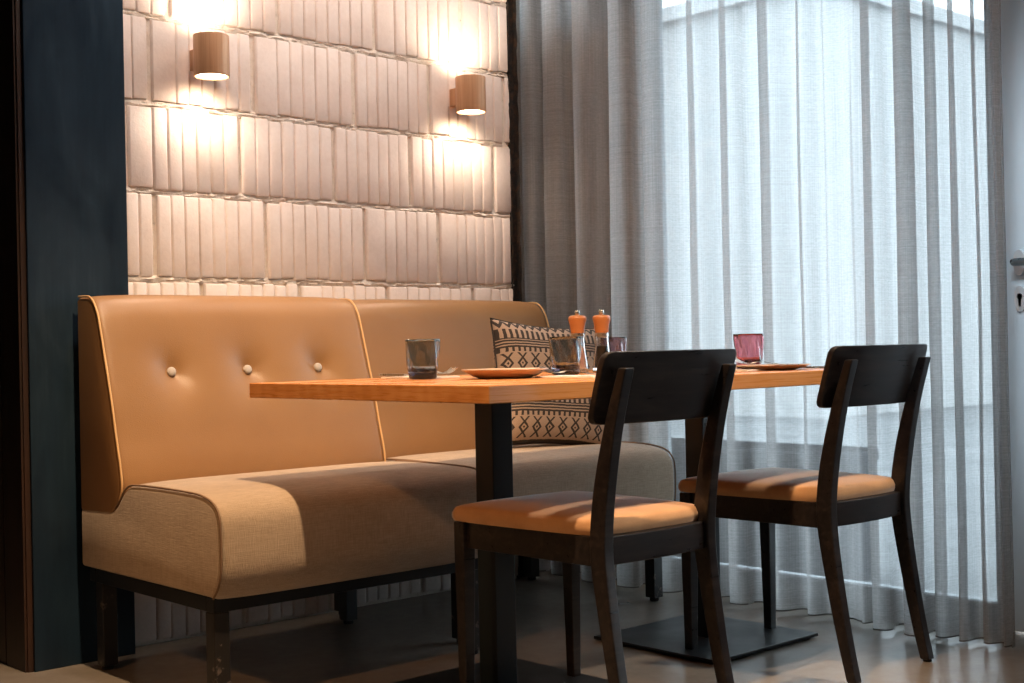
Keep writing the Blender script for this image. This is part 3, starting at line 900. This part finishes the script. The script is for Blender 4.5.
# ------------------------------------------------------------------ wall lamps
def sconce(x, label, first=None):
    y, z0, z1, R = YW-.085, 1.612, 1.730, .051
    r = empty('wall_lamp', (x, YW, (z0+z1)/2)); tag(r, label, 'lamp', 'copper wall lamps')
    zc = (z0+z1)/2; h = (z1-z0)/2; cy = y-YW
    bm = bmesh.new()
    lathe(bm, [(R-.004,-h),(R-.0005,-h),(R,-h+.002),(R,h-.002),(R-.0005,h),(R-.004,h)], 56, (0,cy,0), closed=True)
    finish('shell', bm, SCONCE, parent=r, smooth=40)
    for s in (-1, 1):
        bm = bmesh.new(); lathe(bm, [(.003, s*(h-.010)), (R-.0045, s*(h-.010)), (R-.0045, s*(h-.014)), (.003, s*(h-.014))], 40, (0,cy,0)); finish('lens', bm, LENS, parent=r, smooth=40)
    bm = bmesh.new(); box(bm, -.022, .022, cy+R-.006, .006, -.03, .03); finish('bracket', bm, SCONCE, parent=r, bevel=.002, smooth=30)
    for s in (-1, 1):
        L = bpy.data.lights.new('lamp_beam', 'SPOT'); L.energy = 5.5; L.color = (1,.79,.63); L.spot_size = math.radians(156); L.spot_blend = .75; L.shadow_soft_size = .022
        lo = bpy.data.objects.new('lamp_beam', L); COL.objects.link(lo); lo.parent = r
        lo.location = (0, cy, s*(h-.006)); lo.rotation_euler = (0 if s < 0 else PI, 0, 0)
    return r
sconce(1.916, 'copper cylinder wall lamp on the brick wall, left one nearer the pillar')
sconce(2.893, 'copper cylinder wall lamp on the brick wall, right one nearer the curtain')

# ------------------------------------------------------------------ curtains placed
curtain('curtain', peaks_from([(509,.06,1.5),(532,.07,1.7),(554,.08,1.85),(592,.10,1.6),(622,.09,1.9),(662,.10,1.5),(700,.06,1.2),(731,.08,1.75),(775,.06,1.15),(806,.05,1.3),(830,.014,.8),(853,.010,.6)]),
        'left sheer grey linen curtain hanging in folds from the brick wall to the bright gap', seed=1)
curtain('curtain', peaks_from([(856,.02,1.0),(876,.09,1.9),(916,.11,1.85),(938,.05,1.3),(960,.07,1.55),(982,.03,.9),(1000,.03,1.3),(1007,.02,1)]),
        'right sheer grey linen curtain panel hanging beside the pale door', seed=2, x_mid=3.262)

# ------------------------------------------------------------------ buildings across the street and outdoor seats
facade('building', 13.0, 20.0, 9.0, 16.5, 4.95, FACADE, 'pale building across the street seen through the curtain', 0, 3)
planter(4.25, 2.74, 4.7, 'dark trough planter outside, dimly seen through the curtain beneath the table')

# ------------------------------------------------------------------ lights
W = bpy.data.worlds.new('World'); SC.world = W; W.use_nodes = True
bg = W.node_tree.nodes['Background']; bg.inputs[0].default_value = (.79,.90,1.0,1); bg.inputs[1].default_value = 5.9
def portal(y0, y1, z0, z1):
    L = bpy.data.lights.new('window_portal', 'AREA'); L.shape = 'RECTANGLE'; L.size = z1-z0; L.size_y = y1-y0
    L.cycles.is_portal = True
    o = bpy.data.objects.new('window_portal', L); COL.objects.link(o)
    o.location = (XG+.13, (y0+y1)/2, (z0+z1)/2); o.rotation_euler = (0, math.radians(90), 0)
portal(WY0, WY1, .05, WZ1); portal(W2Y0, W2Y1, .08, WZ1)
def spot(loc, tgt, e, size, blend=.5, soft=.03, col=(1,.68,.40)):
    L = bpy.data.lights.new('ceiling_and_fill_spot', 'SPOT'); L.energy = e; L.color = col; L.spot_size = math.radians(size); L.spot_blend = blend; L.shadow_soft_size = soft
    o = bpy.data.objects.new('ceiling_and_fill_spot', L); COL.objects.link(o); o.location = loc
    o.rotation_euler = (Vector(tgt)-Vector(loc)).to_track_quat('-Z', 'Y').to_euler()
spot((1.42, 1.70, 2.85), (1.80, 2.48, .4), 285, 66, .75)
spot((1.70, 2.75, 2.86), (1.84, 3.456, 1.65), 58, 85, 1.0, .08, (1,.82,.71))  # added wall wash, unseen fill that brightens the brick wall's left half
spot((2.75, 2.75, 2.86), (2.72, 3.456, 1.65), 54, 85, 1.0, .08, (1,.82,.71))  # its added twin, fill light for the right half of the brick
spot((-1.1, 1.7, 2.7), (1.6, 2.4, .60), 105, 34, .8, .06, (1,.50,.20))  # added warm fill from the left for sofa side and table edge
spot((3.05, .55, 2.85), (2.40, 1.95, .55), 190, 31, .5, .05, (1,.85,.70))  # added fill on the chair seats, standing in for daylight from the right
spot((1.1, .9, 2.8), (3.45, 1.55, 1.1), 320, 28, .9, .30, (.78,.90,1))  # added unseen cool spot, only there to brighten the door

# ------------------------------------------------------------------ camera
def set_camera():
    f = 1320.0; h = .816; yaw = math.atan2(.741, .672)
    pitch = math.atan(6.5/f); roll = .021
    F = Vector((math.cos(yaw)*math.cos(pitch), math.sin(yaw)*math.cos(pitch), math.sin(pitch)))
    R0 = Vector((math.sin(yaw), -math.cos(yaw), 0)); U0 = R0.cross(F)
    r = R0*math.cos(roll) - U0*math.sin(roll); u = R0*math.sin(roll) + U0*math.cos(roll)
    cam = bpy.data.cameras.new('camera'); co = bpy.data.objects.new('camera', cam); COL.objects.link(co)
    cam.sensor_width = 36; cam.lens = f/1024*36; cam.clip_start = .05
    M = Matrix((r, u, -F)).transposed().to_4x4(); M.translation = Vector((0, 0, h)); co.matrix_world = M
    cam.dof.use_dof = False
    SC.camera = co
set_camera()
SC.view_settings.view_transform = 'Standard'; SC.view_settings.look = 'None'; SC.view_settings.gamma = 1
SC.view_settings.use_curve_mapping = False
SC.view_settings.exposure = 0.45
SC.cycles.use_denoising = True
SC.cycles.transparent_max_bounces = 24
SC.cycles.max_bounces = 10
SC.cycles.sample_clamp_indirect = 6
